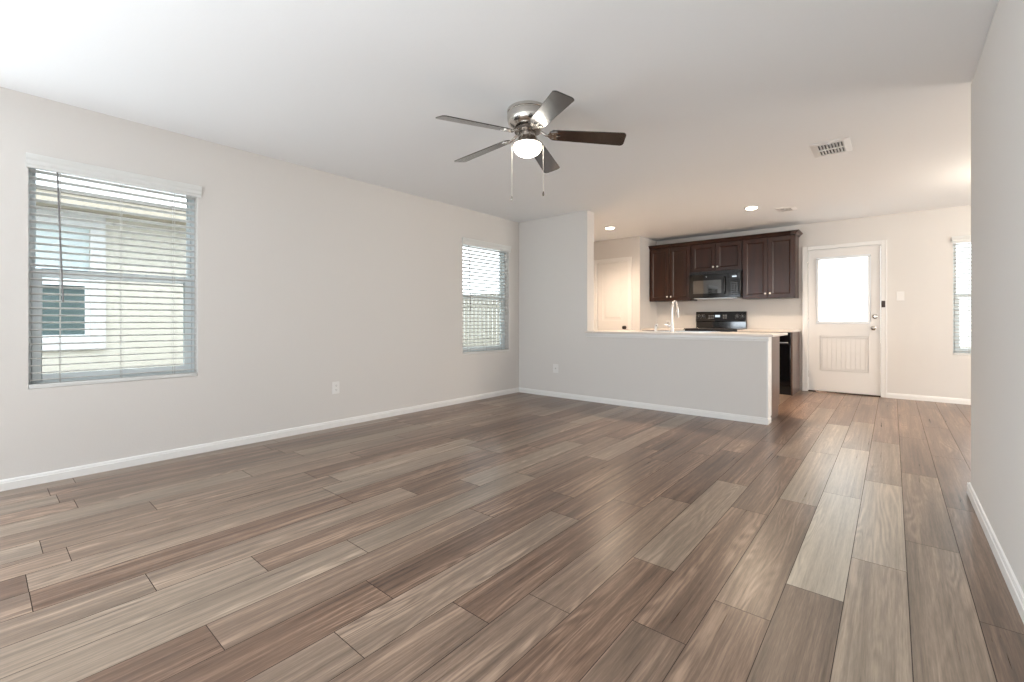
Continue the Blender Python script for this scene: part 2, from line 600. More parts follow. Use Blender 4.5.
# ---------------------------------------------------------------- windows and blinds
def window(name, axis, face, out_dir, rng, flip):
    """single-hung vinyl window set near the outer face of the wall. axis X: wall plane x=face, u=y."""
    u0, u1, z0, z1 = rng
    g = (lambda p, u, z: (p, u, z)) if axis == 'X' else (lambda p, u, z: (u, p, z))
    root = sroot(name, g(face + out_dir * 0.1, (u0 + u1) / 2, z0))

    def bx(m, pa, pb, ua, ub, za, zb):
        a, b = g(face + out_dir * pa, ua, za), g(face + out_dir * pb, ub, zb)
        return m.box(min(a[0], b[0]), min(a[1], b[1]), za, max(a[0], b[0]), max(a[1], b[1]), zb)

    def ring(m, pa, pb, ua, ub, za, zb, ws, wt, wb):
        bx(m, pa, pb, ua, ua + ws, za, zb)
        bx(m, pa, pb, ub - ws, ub, za, zb)
        bx(m, pa, pb, ua + ws, ub - ws, zb - wt, zb)
        bx(m, pa, pb, ua + ws, ub - ws, za, za + wb)
        return m
    zm = 1.335
    obj('window_frame', ring(M(), 0.075, 0.155, u0, u1, z0, z1, 0.018, 0.03, 0.035), VINYL, root, bevel=0.003)
    s1 = obj('upper_sash', ring(M(), 0.122, 0.15, u0 + 0.019, u1 - 0.019, zm - 0.02, z1 - 0.031, 0.018, 0.025, 0.04), VINYL, root, bevel=0.003)
    obj('pane', bx(M(), 0.135, 0.139, u0 + 0.036, u1 - 0.036, zm + 0.018, z1 - 0.055), GLASS, s1, smooth=False)
    s2 = obj('lower_sash', ring(M(), 0.085, 0.118, u0 + 0.019, u1 - 0.019, z0 + 0.036, zm + 0.028, 0.045, 0.05, 0.045), VINYL, root, bevel=0.003)
    obj('pane', bx(M(), 0.1, 0.104, u0 + 0.062, u1 - 0.062, z0 + 0.08, zm - 0.021), GLASS, s2, smooth=False)
    return root


window('window_1', 'X', XL, -1, W1, 1)
window('window_2', 'X', XL, -1, W2, 1)
window('window_3', 'Y', YF, 1, W3, 1)
window('added_window_4', 'X', XL, -1, W4, 1)  # this and the next three are unseen, added to frame the fill lights
window('added_window_5', 'Y', YB, -1, W5[0], 1)
window('added_window_6', 'Y', YB, -1, W5[1], 1)
window('added_window_7', 'X', XE, 1, W6, 1)


def blind(label, axis, face, out_dir, rng, wand_u, tilt):
    u0, u1, z0, z1 = rng
    g = (lambda p, u, z: (p, u, z)) if axis == 'X' else (lambda p, u, z: (u, p, z))
    root = thing('window_blind', label, 'blind', g(face + out_dir * 0.035, (u0 + u1) / 2, z0 + 0.005), 'white slatted window blinds')

    def bx(m, pa, pb, ua, ub, za, zb):
        a, b = g(face + out_dir * pa, ua, za), g(face + out_dir * pb, ub, zb)
        return m.box(min(a[0], b[0]), min(a[1], b[1]), za, max(a[0], b[0]), max(a[1], b[1]), zb)
    zt = z1 - 0.062
    # crown-shaped valance with returns, standing a little proud of the wall
    prof = [(-0.002, zt - 0.025), (-0.012, zt - 0.025), (-0.012, zt - 0.01), (-0.018, zt), (-0.018, zt + 0.02), (-0.024, zt + 0.032), (-0.028, zt + 0.052), (-0.028, zt + 0.060), (-0.002, zt + 0.060)]
    vm = M().sweep([(face + out_dir * p, q) for p, q in prof], 'Y' if axis == 'X' else 'X', u0 - 0.012, u1 + 0.022)
    obj('valance', vm, SLAT, root, smooth=False)
    obj('headrail', bx(M(), 0.012, 0.062, u0 + 0.006, u1 - 0.006, z1 - 0.055, z1 - 0.003), SLAT, root, bevel=0.002)
    sm = M()
    n = 30
    pitch = (z1 - 0.095 - (z0 + 0.05)) / (n - 1)
    cp = 0.036
    for i in range(n):
        z = z0 + 0.05 + i * pitch
        hw = 0.025
        dz = math.sin(tilt) * hw
        dx = math.cos(tilt) * hw
        poly = []
        for q in (-1, -0.5, 0, 0.5, 1):
            poly.append((face + out_dir * (cp + dx * q), z + dz * q + 0.0035 * (1 - q * q) + 0.0016))
        for q in (1, 0.5, 0, -0.5, -1):
            poly.append((face + out_dir * (cp + dx * q), z + dz * q + 0.0035 * (1 - q * q) - 0.0016))
        sm.sweep(poly, 'Y' if axis == 'X' else 'X', u0 + 0.008, u1 - 0.008)
    obj('slats', sm, SLAT, root)
    obj('bottom_rail', bx(M(), -0.003, 0.058, u0 + 0.002, u1 - 0.004, z0 + 0.001, z0 + 0.027), SLAT, root, bevel=0.004)
    for t in (0.16, 0.5, 0.84):
        u = u0 + (u1 - u0) * t
        cm = M()
        for p in (0.0095, 0.0625):
            bx(cm, p - 0.0006, p + 0.0006, u - 0.0016, u + 0.0016, z0 + 0.02, z1 - 0.05)
        bx(cm, 0.0005, 0.009, u - 0.005, u + 0.005, z0 + 0.006, z0 + 0.016)
        obj('ladder_cord', cm, CORD, root, smooth=False)
    if wand_u is not None:
        p = face - out_dir * 0.006
        wm = M().tube([g(p, wand_u, z1 - 0.05), g(p - out_dir * 0.004, wand_u + 0.013, z1 - 0.5), g(p - out_dir * 0.006, wand_u + 0.026, z1 - 0.89), g(p - out_dir * 0.006, wand_u + 0.027, z1 - 0.92)],
                      [0.0045, 0.0045, 0.0045, 0.006], 8)
        obj('tilt_wand', wm, WAND, root)
    return root


blind('white slatted blind with grey wand over the large window on the near left wall', 'X', XL, -1, W1, 0.331, R(-9))
blind('white slatted blind in the left wall window close to the room corner', 'X', XL, -1, W2, 4.02, R(-9))
blind('white slatted blind half hidden at the right wall edge on the far wall', 'Y', YF, 1, W3, 0.80, R(-9))

# ---------------------------------------------------------------- back door
d1 = sroot('door_1', (-0.53, YF, 0))
jm = M()
x0, x1, zt = -0.955, -0.104, 2.068
for a, b in ((x0, x0 + 0.017), (x1 - 0.017, x1)):
    jm.box(a, YF - 0.001, 0, b, YF + T, zt)
jm.box(x0 + 0.017, YF - 0.001, zt - 0.015, x1 - 0.017, YF + T, zt)
obj('door_jamb', jm, TRIM, d1, smooth=False)
cm = M()
for a, b in ((-1.012, -0.945), (-0.114, -0.055)):
    cm.box(a, YF - 0.014, 0, b, YF - 0.0005, 2.105)
    ed = a if a < -0.5 else b - 0.018
    cm.box(ed, YF - 0.019, 0, ed + 0.018, YF - 0.013, 2.105)
cm.box(-0.945, YF - 0.014, 2.056, -0.114, YF - 0.0005, 2.105).box(-0.945, YF - 0.019, 2.088, -0.114, YF - 0.013, 2.105)
obj('door_casing', cm, TRIM, d1, bevel=0.002)
SX0, SX1, SY = -0.936, -0.123, YF + 0.012
GX0, GX1, GZ0, GZ1 = -0.815, -0.254, 1.012, 1.908
PN = (-0.800, -0.249, 0.312, 0.813)
sl = obj('door_slab', M().slab('Y', SY, SY + 0.044, (SX0, SX1), (0.018, 2.048), [(GX0, GX1, GZ0, GZ1), PN]), DOORP, d1, smooth=False, bevel=0.002)
# moulded lower panel with beadboard grooves
pm = M().box(PN[0], SY + 0.016, PN[2], PN[1], SY + 0.04, PN[3])
i = 0.007
ra, rb, rc_, rd = PN[0] + i, PN[1] - i, PN[2] + i, PN[3] - i
for a, b, c, d in ((ra, rb, rc_, rc_ + 0.018), (ra, rb, rd - 0.018, rd), (ra, ra + 0.018, rc_ + 0.018, rd - 0.018), (rb - 0.018, rb, rc_ + 0.018, rd - 0.018)):
    pm.box(a, SY + 0.003, c, b, SY + 0.0165, d)
nb = 9
bw = (PN[1] - PN[0] - 0.062) / nb
for i in range(nb):
    xa = PN[0] + 0.031 + i * bw
    pm.box(xa + 0.001, SY + 0.011, PN[2] + 0.031, xa + bw - 0.001, SY + 0.0165, PN[3] - 0.031)
obj('door_panel', pm, DOORP, d1, bevel=0.0015)
lm = M()
for a, b, c, d in ((GX0 - 0.028, GX1 + 0.028, GZ0 - 0.028, GZ0 + 0.004), (GX0 - 0.028, GX1 + 0.028, GZ1 - 0.004, GZ1 + 0.028),
                   (GX0 - 0.028, GX0 + 0.004, GZ0 + 0.004, GZ1 - 0.004), (GX1 - 0.004, GX1 + 0.028, GZ0 + 0.004, GZ1 - 0.004)):
    lm.box(a, SY - 0.009, c, b, SY + 0.002, d)
fr = obj('glass_frame', lm, mat('door_lite_frame', (0.78, 0.80, 0.82), 0.35), d1, bevel=0.004)
obj('pane', M().box(GX0, SY + 0.018, GZ0, GX1, SY + 0.022, GZ1), FROST, fr, smooth=False)
km = M().lathe((-0.196, SY, 0.925), [(0.031, 0), (0.031, -0.004), (0.026, -0.008), (0.011, -0.012), (0.010, -0.03), (0.018, -0.036), (0.027, -0.045), (0.029, -0.056), (0.026, -0.066), (0.016, -0.072), (0.002, -0.074)], 28, 'Y')
obj('door_knob', km, NICKEL, d1)
dm = M().lathe((-0.18, SY, 1.083), [(0.032, 0), (0.032, -0.006), (0.028, -0.012), (0.02, -0.016), (0.018, -0.017), (0.002, -0.0175)], 28, 'Y')
dm.box(-0.184, SY - 0.032, 1.065, -0.176, SY - 0.016, 1.101)
obj('deadbolt', dm, NICKEL, d1)
for z in (0.25, 1.06, 1.83):
    hm = M().lathe((-0.941, SY - 0.006, z - 0.045), [(0.006, 0), (0.006, 0.09)], 12).box(-0.953, SY - 0.003, z - 0.045, -0.937, SY + 0.001, z + 0.045)
    obj('hinge', hm, NICKEL, d1)
obj('threshold', M().sweep([(YF - 0.02, 0.0005), (YF - 0.010, 0.017), (YF + T, 0.0172), (YF + T, 0.0005)], 'X', -0.938, -0.121), BRONZE, d1, smooth=False)
# dark swing latch on the casing
lt = thing('door_latch', 'small dark swing latch mounted on the right casing of the glazed door', 'latch', (-0.092, YF - 0.019, 1.247))
obj('latch_plate', M().box(-0.112, YF - 0.024, 1.205, -0.073, YF - 0.0195, 1.292), BRONZE, lt, bevel=0.002)
obj('latch_bar', M().box(-0.105, YF - 0.042, 1.262, -0.080, YF - 0.024, 1.286).box(-0.105, YF - 0.042, 1.212, -0.080, YF - 0.024, 1.236).box(-0.101, YF - 0.050, 1.222, -0.088, YF - 0.040, 1.276), BRONZE, lt, bevel=0.003)

# ---------------------------------------------------------------- pantry door
d2 = sroot('door_2', (-3.73, PY, 0))
cm = M()
for a, b in ((-4.098, -4.034), (-3.431, -3.367)):
    cm.box(a, PY - 0.014, 0, b, PY - 0.0005, 2.105)
cm.box(-4.034, PY - 0.014, 2.044, -3.431, PY - 0.0005, 2.105)
obj('door_casing', cm, TRIM, d2, bevel=0.004)
jm = M().box(-4.04, PY - 0.001, 0, -4.03, PY + 0.11, 2.05).box(-3.435, PY - 0.001, 0, -3.425, PY + 0.11, 2.05).box(-4.03, PY - 0.001, 2.04, -3.435, PY + 0.11, 2.05)
obj('door_jamb', jm, TRIM, d2, smooth=False)
P2 = [(-3.925, -3.545, 1.03, 1.925), (-3.925, -3.545, 0.22, 0.86)]
dy = PY + 0.014
obj('door_slab', M().slab('Y', dy, dy + 0.035, (-4.027, -3.438), (0.012, 2.037), P2), DOORP, d2, smooth=False, bevel=0.002)
for p in P2:
    pm = M().box(p[0], dy + 0.010, p[2], p[1], dy + 0.03, p[3])
    i = 0.035
    o = 0.055
    pm.add([(p[0] + i, dy + 0.0102, p[2] + i), (p[1] - i, dy + 0.0102, p[2] + i), (p[1] - i, dy + 0.0102, p[3] - i), (p[0] + i, dy + 0.0102, p[3] - i),
            (p[0] + o, dy + 0.003, p[2] + o), (p[1] - o, dy + 0.003, p[2] + o), (p[1] - o, dy + 0.003, p[3] - o), (p[0] + o, dy + 0.003, p[3] - o)],
           [(4, 5, 6, 7), (0, 1, 5, 4), (1, 2, 6, 5), (2, 3, 7, 6), (3, 0, 4, 7)])
    obj('door_panel', pm, DOORP, d2, smooth=False)
km = M().lathe((-3.50, dy, 0.909), [(0.03, 0), (0.03, -0.005), (0.011, -0.01), (0.010, -0.028), (0.018, -0.034), (0.027, -0.044), (0.028, -0.055), (0.022, -0.064), (0.002, -0.068)], 24, 'Y')
obj('door_knob', km, BRONZE, d2)

# ---------------------------------------------------------------- upper cabinets
YW = YF - 0.002
CF = 7.50


def cab_door(parent, x0, x1, z0, z1, yf, knob=None):
    fw = 0.055
    dm = M().slab('Y', yf - 0.019, yf - 0.0005, (x0, x1), (z0, z1), [(x0 + fw, x1 - fw, z0 + fw, z1 - fw)])
    dm.box(x0 + fw, yf - 0.006, z0 + fw, x1 - fw, yf - 0.001, z1 - fw)
    b = 0.012
    q = [(x0 + fw, z0 + fw), (x1 - fw, z0 + fw), (x1 - fw, z1 - fw), (x0 + fw, z1 - fw)]
    r_ = [(x0 + fw + b, z0 + fw + b), (x1 - fw - b, z0 + fw + b), (x1 - fw - b, z1 - fw - b), (x0 + fw + b, z1 - fw - b)]
    dm.add([(x, yf - 0.0185, z) for x, z in q] + [(x, yf - 0.0062, z) for x, z in r_], [(k, (k + 1) % 4, 4 + (k + 1) % 4, 4 + k) for k in range(4)])
    d = obj('door', dm, CAB, parent, bevel=0.0015)
    if knob:
        kx, kz = knob
        obj('knob', M().lathe((kx, yf - 0.0195, kz), [(0.006, 0), (0.006, -0.012), (0.012, -0.016), (0.0155, -0.022), (0.0145, -0.028), (0.008, -0.032), (0.001, -0.033)], 20, 'Y'), mat('satin_knob', (0.85, 0.82, 0.78), 0.3, metal=0.6), d)
    return d


def upper(label, x0, x1, z0, z1, side_right=False):
    c = thing('wall_cabinet', label, 'cabinet', ((x0 + x1) / 2, YW, z0), 'dark upper kitchen cabinets')
    cyf = CF + 0.019
    obj('body', M().box(x0, cyf, z0, x1, YW, z1), CAB, c, bevel=0.001)
    xm = (x0 + x1) / 2
    cab_door(c, x0 + 0.008, xm - 0.004, z0 + 0.008, z1 - 0.012, cyf, (xm - 0.032, z0 + 0.07))
    cab_door(c, xm + 0.004, x1 - 0.008, z0 + 0.008, z1 - 0.012, cyf, (xm + 0.032, z0 + 0.07))
    return c


upper('tall dark double-door wall cabinet left of the microwave beside the pantry', PXE + 0.003, -2.514, 1.357, 2.255)
upper('short dark double-door wall cabinet directly above the microwave', -2.512, -1.748, 1.805, 2.255)
upper('tall dark double-door wall cabinet right of the microwave beside the glazed door', -1.746, -1.057, 1.357, 2.255)
cr = [(YW, 2.256), (CF + 0.012, 2.256), (CF + 0.006, 2.262), (CF - 0.004, 2.270), (CF - 0.008, 2.282), (CF - 0.030, 2.298), (CF - 0.036, 2.303), (CF - 0.036, 2.312), (YW, 2.312)]
cm = M().sweep(cr, 'X', PXE + 0.003, -1.061)
# mitred return at the right end
ret = [(-1.057 - 0.004 + (CF + 0.019 - p if p < YW else -0.05), q) for p, q in cr]
cm.sweep(ret, 'Y', CF - 0.036, YW)
tag(obj('crown_molding', cm, CAB, smooth=False), 'dark crown molding running along the top of the upper cabinets', 'molding')

# ---------------------------------------------------------------- microwave
MX0, MX1, MZ0, MZ1, MY = -2.510, -1.750, 1.385, 1.803, 7.42
mw = thing('microwave', 'black over-the-range microwave mounted under the short cabinet', 'microwave', ((MX0 + MX1) / 2, YW, MZ0))
obj('body', M().box(MX0, MY + 0.03, MZ0, MX1, YW, MZ1), BLACKM, mw, bevel=0.003)
xs = -1.925
dr = obj('door', M().slab('Y', MY, MY + 0.029, (MX0 + 0.001, xs - 0.002), (MZ0 + 0.004, MZ1 - 0.045), [(MX0 + 0.06, xs - 0.10, MZ0 + 0.07, MZ1 - 0.14)]), BLACK, mw, bevel=0.004)
obj('door_window', M().box(MX0 + 0.06, MY + 0.004, MZ0 + 0.07, xs - 0.10, MY + 0.02, MZ1 - 0.14), BLKGLASS, dr, smooth=False)
hx = -1.972
hm = M().tube([(hx, MY - 0.001, MZ0 + 0.06), (hx, MY - 0.028, MZ0 + 0.075), (hx, MY - 0.034, MZ0 + 0.16), (hx, MY - 0.034, MZ0 + 0.22), (hx, MY - 0.028, MZ0 + 0.305), (hx, MY - 0.001, MZ0 + 0.32)], 0.010, 12)
obj('handle', hm, BLACK, dr)
obj('emblem', M().lathe((-2.245, MY, MZ1 - 0.085), [(0.011, 0), (0.011, -0.002), (0.001, -0.0025)], 20, 'Y'), mat('emblem_grey', (0.22, 0.22, 0.22), 0.3), dr)
cp = obj('control_panel', M().box(xs, MY, MZ0 + 0.004, MX1 - 0.001, MY + 0.029, MZ1 - 0.045), BLACK, mw, bevel=0.003)
obj('display', M().box(xs + 0.055, MY - 0.001, MZ1 - 0.112, MX1 - 0.055, MY + 0.004, MZ1 - 0.090), DISP, cp, smooth=False)
bm_ = M()
for r_ in range(6):
    for c_ in range(3):
        xx = xs + 0.036 + c_ * 0.036
        zz = MZ0 + 0.045 + r_ * 0.033
        bm_.box(xx, MY - 0.0012, zz, xx + 0.026, MY + 0.002, zz + 0.018)
obj('keypad', bm_, mat('keypad_grey', (0.035, 0.038, 0.04), 0.25), cp, smooth=False)
vm = M()
for i in range(3):
    vm.box(MX0 + 0.003, MY + 0.004, MZ1 - 0.042 + i * 0.014, MX1 - 0.003, MY + 0.03, MZ1 - 0.033 + i * 0.014)
obj('vent_grille', vm, BLACKM, mw, bevel=0.001)
obj('filter_panel', M().box(MX0 + 0.06, MY + 0.05, MZ0 - 0.012, MX1 - 0.06, YW - 0.05, MZ0 - 0.0005), STEEL, mw, bevel=0.003)

# ---------------------------------------------------------------- range
RX0, RX1, RY = -2.505, -1.743, 7.165
rg = thing('range', 'black electric range with control backguard on the far kitchen wall', 'stove', ((RX0 + RX1) / 2, 7.5, 0))
obj('body', M().box(RX0, RY + 0.03, 0.0, RX1, YW - 0.01, 0.894), BLACKM, rg, bevel=0.003)
ck = obj('cooktop', M().box(RX0 - 0.003, RY - 0.002, 0.8945, RX1 + 0.003, 7.72, 0.910), BLKGLASS, rg, bevel=0.004)
for bx_, by_, br in ((-2.32, 7.32, 0.10), (-1.93, 7.32, 0.08), (-2.32, 7.57, 0.08), (-1.93, 7.57, 0.10)):
    obj('burner', M().lathe((bx_, by_, 0.9102), [(br, 0), (br, 0.0006), (br * 0.6, 0.0008)], 36), mat('burner_ring', (0.03, 0.03, 0.032), 0.2), ck)
bk = obj('backguard', M().sweep([(7.73, 0.8945), (7.73, 1.012), (7.712, 1.018), (7.728, 1.160), (7.740, 1.172), (YW - 0.012, 1.172), (YW - 0.012, 0.8945)], 'X', RX0 + 0.002, RX1 - 0.002), BLACK, rg, bevel=0.003)
tilt = Matrix.Rotation(R(-6.4), 3, 'X')
for kx in (-2.455, -2.385, -1.865, -1.79):
    kn = obj('knob', M().lathe((kx, 7.7195, 1.09), [(0.026, 0.004), (0.026, -0.006), (0.021, -0.010), (0.019, -0.026), (0.001, -0.027)], 24, 'Y'), BLACKM, bk)
    obj('knob_mark', M().box(kx - 0.0022, 7.690, 1.092, kx + 0.0022, 7.694, 1.108), GREYM, kn, smooth=False)
    rm = M()
    for i in range(9):
        a = R(-130 + i * 32.5)
        rm.box(kx + math.sin(a) * 0.037 - 0.002, 7.716, 1.09 + math.cos(a) * 0.037 - 0.002, kx + math.sin(a) * 0.037 + 0.002, 7.7255, 1.09 + math.cos(a) * 0.037 + 0.002)
    obj('dial_marks', rm, GREYM, kn, smooth=False)
obj('clock_display', M().box(-2.20, 7.7165, 1.083, -2.125, 7.7265, 1.118), DISP, bk, smooth=False)
BTN = mat('button_grey', (0.20, 0.20, 0.20), 0.4)
for i in range(3):
    for j in range(2):
        obj('control_button', M().box(-2.30 + i * 0.03, 7.7165, 1.06 + j * 0.035, -2.28 + i * 0.03, 7.7265, 1.078 + j * 0.035), BTN, bk, smooth=False)
for i in range(2):
    for j in range(3):
        obj('control_button', M().box(-2.08 + i * 0.035, 7.7165, 1.05 + j * 0.028, -2.058 + i * 0.035, 7.7265, 1.064 + j * 0.028), BTN, bk, smooth=False)
od = obj('oven_door', M().box(RX0 + 0.004, RY, 0.23, RX1 - 0.004, RY + 0.029, 0.80), BLACK, rg, bevel=0.004)
obj('oven_window', M().box(RX0 + 0.14, RY - 0.003, 0.36, RX1 - 0.14, RY + 0.004, 0.64), BLKGLASS, od, bevel=0.001)
obj('oven_handle', M().tube([(RX0 + 0.06, RY - 0.001, 0.755), (RX0 + 0.07, RY - 0.045, 0.755), (RX1 - 0.07, RY - 0.045, 0.755), (RX1 - 0.06, RY - 0.001, 0.755)], 0.012, 12), BLACK, od)
obj('storage_drawer', M().box(RX0 + 0.004, RY + 0.002, 0.07, RX1 - 0.004, RY + 0.029, 0.222), BLACK, rg, bevel=0.004)

# ---------------------------------------------------------------- far base run
def base_cab(label, x0, x1, yfront, yback, face, group=None):
    """face -1: doors look to -Y, +1: to +Y"""
    c = thing('base_cabinet', label, 'cabinet', ((x0 + x1) / 2, (yfront + yback) / 2, 0), group)
    return c


bc = base_cab('dark base cabinet left of the range beside the pantry wall', PXE + 0.002, -2.512, 7.21, YW, -1)
obj('body', M().box(PXE + 0.002, 7.21, 0.11, -2.512, YW, 0.866), CAB, bc, bevel=0.001)
obj('toe_kick', M().box(PXE + 0.002, 7.28, 0.0, -2.512, YW, 0.109), TOE, bc)
xm = (PXE - 2.51) / 2
for a, b, kx in ((PXE + 0.01, xm - 0.004, xm - 0.03), (xm + 0.004, -2.52, xm + 0.03)):
    cab_door(bc, a, b, 0.12, 0.66, 7.21, (kx, 0.6))
    dw = obj('drawer', M().box(a, 7.191, 0.675, b, 7.2095, 0.838), CAB, bc, bevel=0.002)
    obj('knob', M().lathe(((a + b) / 2, 7.191, 0.757), [(0.006, 0), (0.006, -0.012), (0.0155, -0.022), (0.008, -0.032), (0.001, -0.033)], 16, 'Y'), MATS['satin_knob'], dw)

dwx0, dwx1 = -1.735, -1.066
dw = thing('dishwasher', 'black dishwasher between the range and the end panel by the door', 'dishwasher', ((dwx0 + dwx1) / 2, 7.5, 0))
obj('body', M().box(dwx0 + 0.003, 7.225, 0.02, dwx1 - 0.003, YW - 0.02, 0.865), BLACKM, dw)
dd = obj('door', M().box(dwx0 + 0.004, 7.19, 0.125, dwx1 - 0.004, 7.2245, 0.70), BLACK, dw, bevel=0.006)
cpn = obj('control_panel', M().box(dwx0 + 0.004, 7.188, 0.712, dwx1 - 0.004, 7.2245, 0.862), BLACK, dw, bevel=0.005)
obj('handle', M().box(dwx0 + 0.05, 7.172, 0.715, dwx1 - 0.03, 7.188, 0.730), STEEL, cpn, bevel=0.004)
obj('kick_plate', M().box(dwx0 + 0.004, 7.235, 0.0, dwx1 - 0.004, 7.25, 0.112), BLACKM, dw)
obj('trim_strip', M().box(dwx0 + 0.1, 7.2335, 0.1, dwx1 - 0.02, 7.2352, 0.108), STEEL, dw)
tag(obj('end_panel', M().box(-1.063, 7.195, 0.0, -1.046, YW, 0.866), PANELW, bevel=0.002, origin=(-1.086, 7.5, 0)),
    'brown wooden end panel closing the far counter beside the door casing', 'panel')

CT0, CT1 = 0.868, 0.893
o = obj('countertop', M().box(PXE + 0.002, 7.17, CT0, RX0 - 0.006, YW, CT1), COUNTER, bevel=0.004, origin=(-2.86, 7.5, CT0))
tag(o, 'beige countertop piece left of the range along the far wall', 'countertop', 'beige countertops')
o = obj('countertop', M().box(RX1 + 0.006, 7.17, CT0, -1.032, YW, CT1), COUNTER, bevel=0.004, origin=(-1.4, 7.5, CT0))
tag(o, 'beige countertop piece right of the range ending by the glazed door', 'countertop', 'beige countertops')
SK = (-2.35, -1.60, 5.36, 5.72)
o = obj('countertop', M().slab('Z', CT0, CT1, (PX + 0.001, -0.889), (YH - 0.035, 5.81), [SK]).box(PX - 0.018, YH - 0.035, CT0, PX + 0.001, YH - 0.0005, CT1), COUNTER, bevel=0.004, smooth=False, origin=(-2, 5.4, CT0))
tag(o, 'long beige countertop capping the half wall of the kitchen peninsula', 'countertop', 'beige countertops')

# peninsula cabinets behind the half wall
pc = thing('base_cabinet', 'brown peninsula base cabinet behind the open end of the half wall', 'cabinet', (-1.9, 5.45, 0))
pyb, pyf = YH + HT + 0.001, 5.70
obj('body', M().slab('Y', pyb, pyb + 0.016, (-2.98, -0.97), (0.11, 0.866)).box(-2.98, pyb + 0.016, 0.11, -0.97, 5.66, 0.13).box(-2.98, pyb + 0.016, 0.13, -2.96, 5.66, 0.866), CAB, pc, smooth=False)
sp = [(pyb, 0.0), (5.605, 0.0), (5.605, 0.112), (5.66, 0.112), (5.66, 0.866), (pyb, 0.866)]
obj('side_panel', M().sweep([(p, q) for p, q in sp], 'X', -0.969, -0.948), PANELW, pc, smooth=False)
obj('face_frame', M().slab('Y', 5.661, 5.68, (-2.98, -0.948), (0.112, 0.866), [(-2.94, -2.40, 0.15, 0.81), (-2.36, -1.58, 0.15, 0.81), (-1.54, -0.99, 0.15, 0.81)]), PANELW, pc, smooth=False)
obj('toe_kick', M().box(-2.98, 5.585, 0.0, -0.97, 5.604, 0.109), TOE, pc)
for a, b in ((-2.95, -2.39), (-2.37, -1.975), (-1.965, -1.57), (-1.55, -0.98)):
    dm = M().slab('Y', 5.681, 5.70, (a, b), (0.14, 0.82), [(a + 0.055, b - 0.055, 0.195, 0.765)]).box(a + 0.055, 5.682, 0.195, b - 0.055, 5.690, 0.765)
    d = obj('door', dm, CAB, pc, bevel=0.0015)
    obj('knob', M().lathe((b - 0.03, 5.70, 0.77), [(0.006, 0), (0.006, 0.012), (0.0155, 0.022), (0.008, 0.032), (0.001, 0.033)], 16, 'Y'), MATS['satin_knob'], d)

# sink, faucet, sprayer
sk = thing('kitchen_sink', 'steel drop-in sink in the peninsula counter behind the faucet', 'sink', (-1.975, 5.54, CT1))
a, b, c, d = SK
obj('rim', M().slab('Z', CT1 + 0.0005, CT1 + 0.004, (a - 0.025, b + 0.025), (c - 0.025, d + 0.025), [(a + 0.006, b - 0.006, c + 0.006, d - 0.006)]), STEEL, sk, smooth=False)
e_ = 0.006
bs = M()
bs.box(a + 0.003, c + 0.003, 0.70, b - 0.003, d - 0.003, 0.704)
bs.box(a + 0.003, c + 0.003, 0.704, a + 0.006, d - 0.003, CT1 + 0.0004).box(b - 0.006, c + 0.003, 0.704, b - 0.003, d - 0.003, CT1 + 0.0004)
bs.box(a + 0.006, c + 0.003, 0.704, b - 0.006, c + 0.006, CT1 + 0.0004).box(a + 0.006, d - 0.006, 0.704, b - 0.006, d - 0.003, CT1 + 0.0004)
obj('basin', bs, STEEL, sk, smooth=False)
obj('drain', M().lathe((-1.975, 5.54, 0.7045), [(0.045, 0), (0.045, 0.003), (0.03, 0.001), (0.001, 0.001)], 24), CHROME, sk)

fx, fy = -1.975, 5.255
fc = thing('faucet', 'tall pull-down gooseneck kitchen faucet standing on the peninsula counter', 'faucet', (fx, fy, CT1))
FW = mat('faucet_satin', (0.80, 0.78, 0.76), 0.25, metal=0.7)
obj('base', M().lathe((fx, fy, CT1 + 0.0005), [(0.028, 0), (0.028, 0.006), (0.022, 0.012), (0.0185, 0.03), (0.0185, 0.10), (0.016, 0.106)], 24), FW, fc)
pts = [(fx, fy, CT1 + 0.10), (fx, fy, CT1 + 0.26)]
for i in range(1, 11):
    t = math.pi * 0.93 * i / 10
    pts.append((fx, fy + 0.085 - 0.085 * math.cos(t), CT1 + 0.27 + 0.095 * math.sin(t)))
spt = obj('spout', M().tube(pts, 0.0105, 14), FW, fc)
ex, ey, ez = pts[-1]
obj('spray_head', M().tube([(ex, ey, ez), (ex, ey + 0.006, ez - 0.03), (ex, ey + 0.018, ez - 0.10), (ex, ey + 0.02, ez - 0.115)], [0.0115, 0.0135, 0.016, 0.014], 14), FW, spt)
obj('lever', M().tube([(fx - 0.017, fy, CT1 + 0.07), (fx - 0.04, fy - 0.002, CT1 + 0.075), (fx - 0.085, fy - 0.006, CT1 + 0.095)], [0.010, 0.007, 0.005], 10), FW, fc)
sy = thing('sink_sprayer', 'small white side sprayer on the peninsula counter left of the faucet', 'sprayer', (-2.175, 5.255, CT1))
obj('base', M().lathe((-2.175, 5.255, CT1 + 0.0005), [(0.022, 0), (0.022, 0.006), (0.014, 0.012), (0.013, 0.04)], 20), mat('white_plastic', (0.85, 0.85, 0.84), 0.3), sy)
sh = obj('spray_wand', M().tube([(-2.175, 5.255, CT1 + 0.04), (-2.174, 5.255, CT1 + 0.065), (-2.166, 5.257, CT1 + 0.082), (-2.152, 5.26, CT1 + 0.088)], [0.012, 0.015, 0.014, 0.012], 14), MATS['white_plastic'], sy)
obj('spray_button', M().lathe((-2.160, 5.248, CT1 + 0.074), [(0.007, 0), (0.007, -0.008), (0.001, -0.009)], 12, 'Y'), SLOT, sh)


# ---------------------------------------------------------------- outlets and switch
def plate_y(name, label, cat, cx, y, cz, w_, h_, group=None):
    t = thing(name, label, cat, (cx, y, cz), group)
    obj('cover_plate', M().box(cx - w_ / 2, y - 0.006, cz - h_ / 2, cx + w_ / 2, y - 0.0005, cz + h_ / 2), PLATE, t, bevel=0.003)
    return t


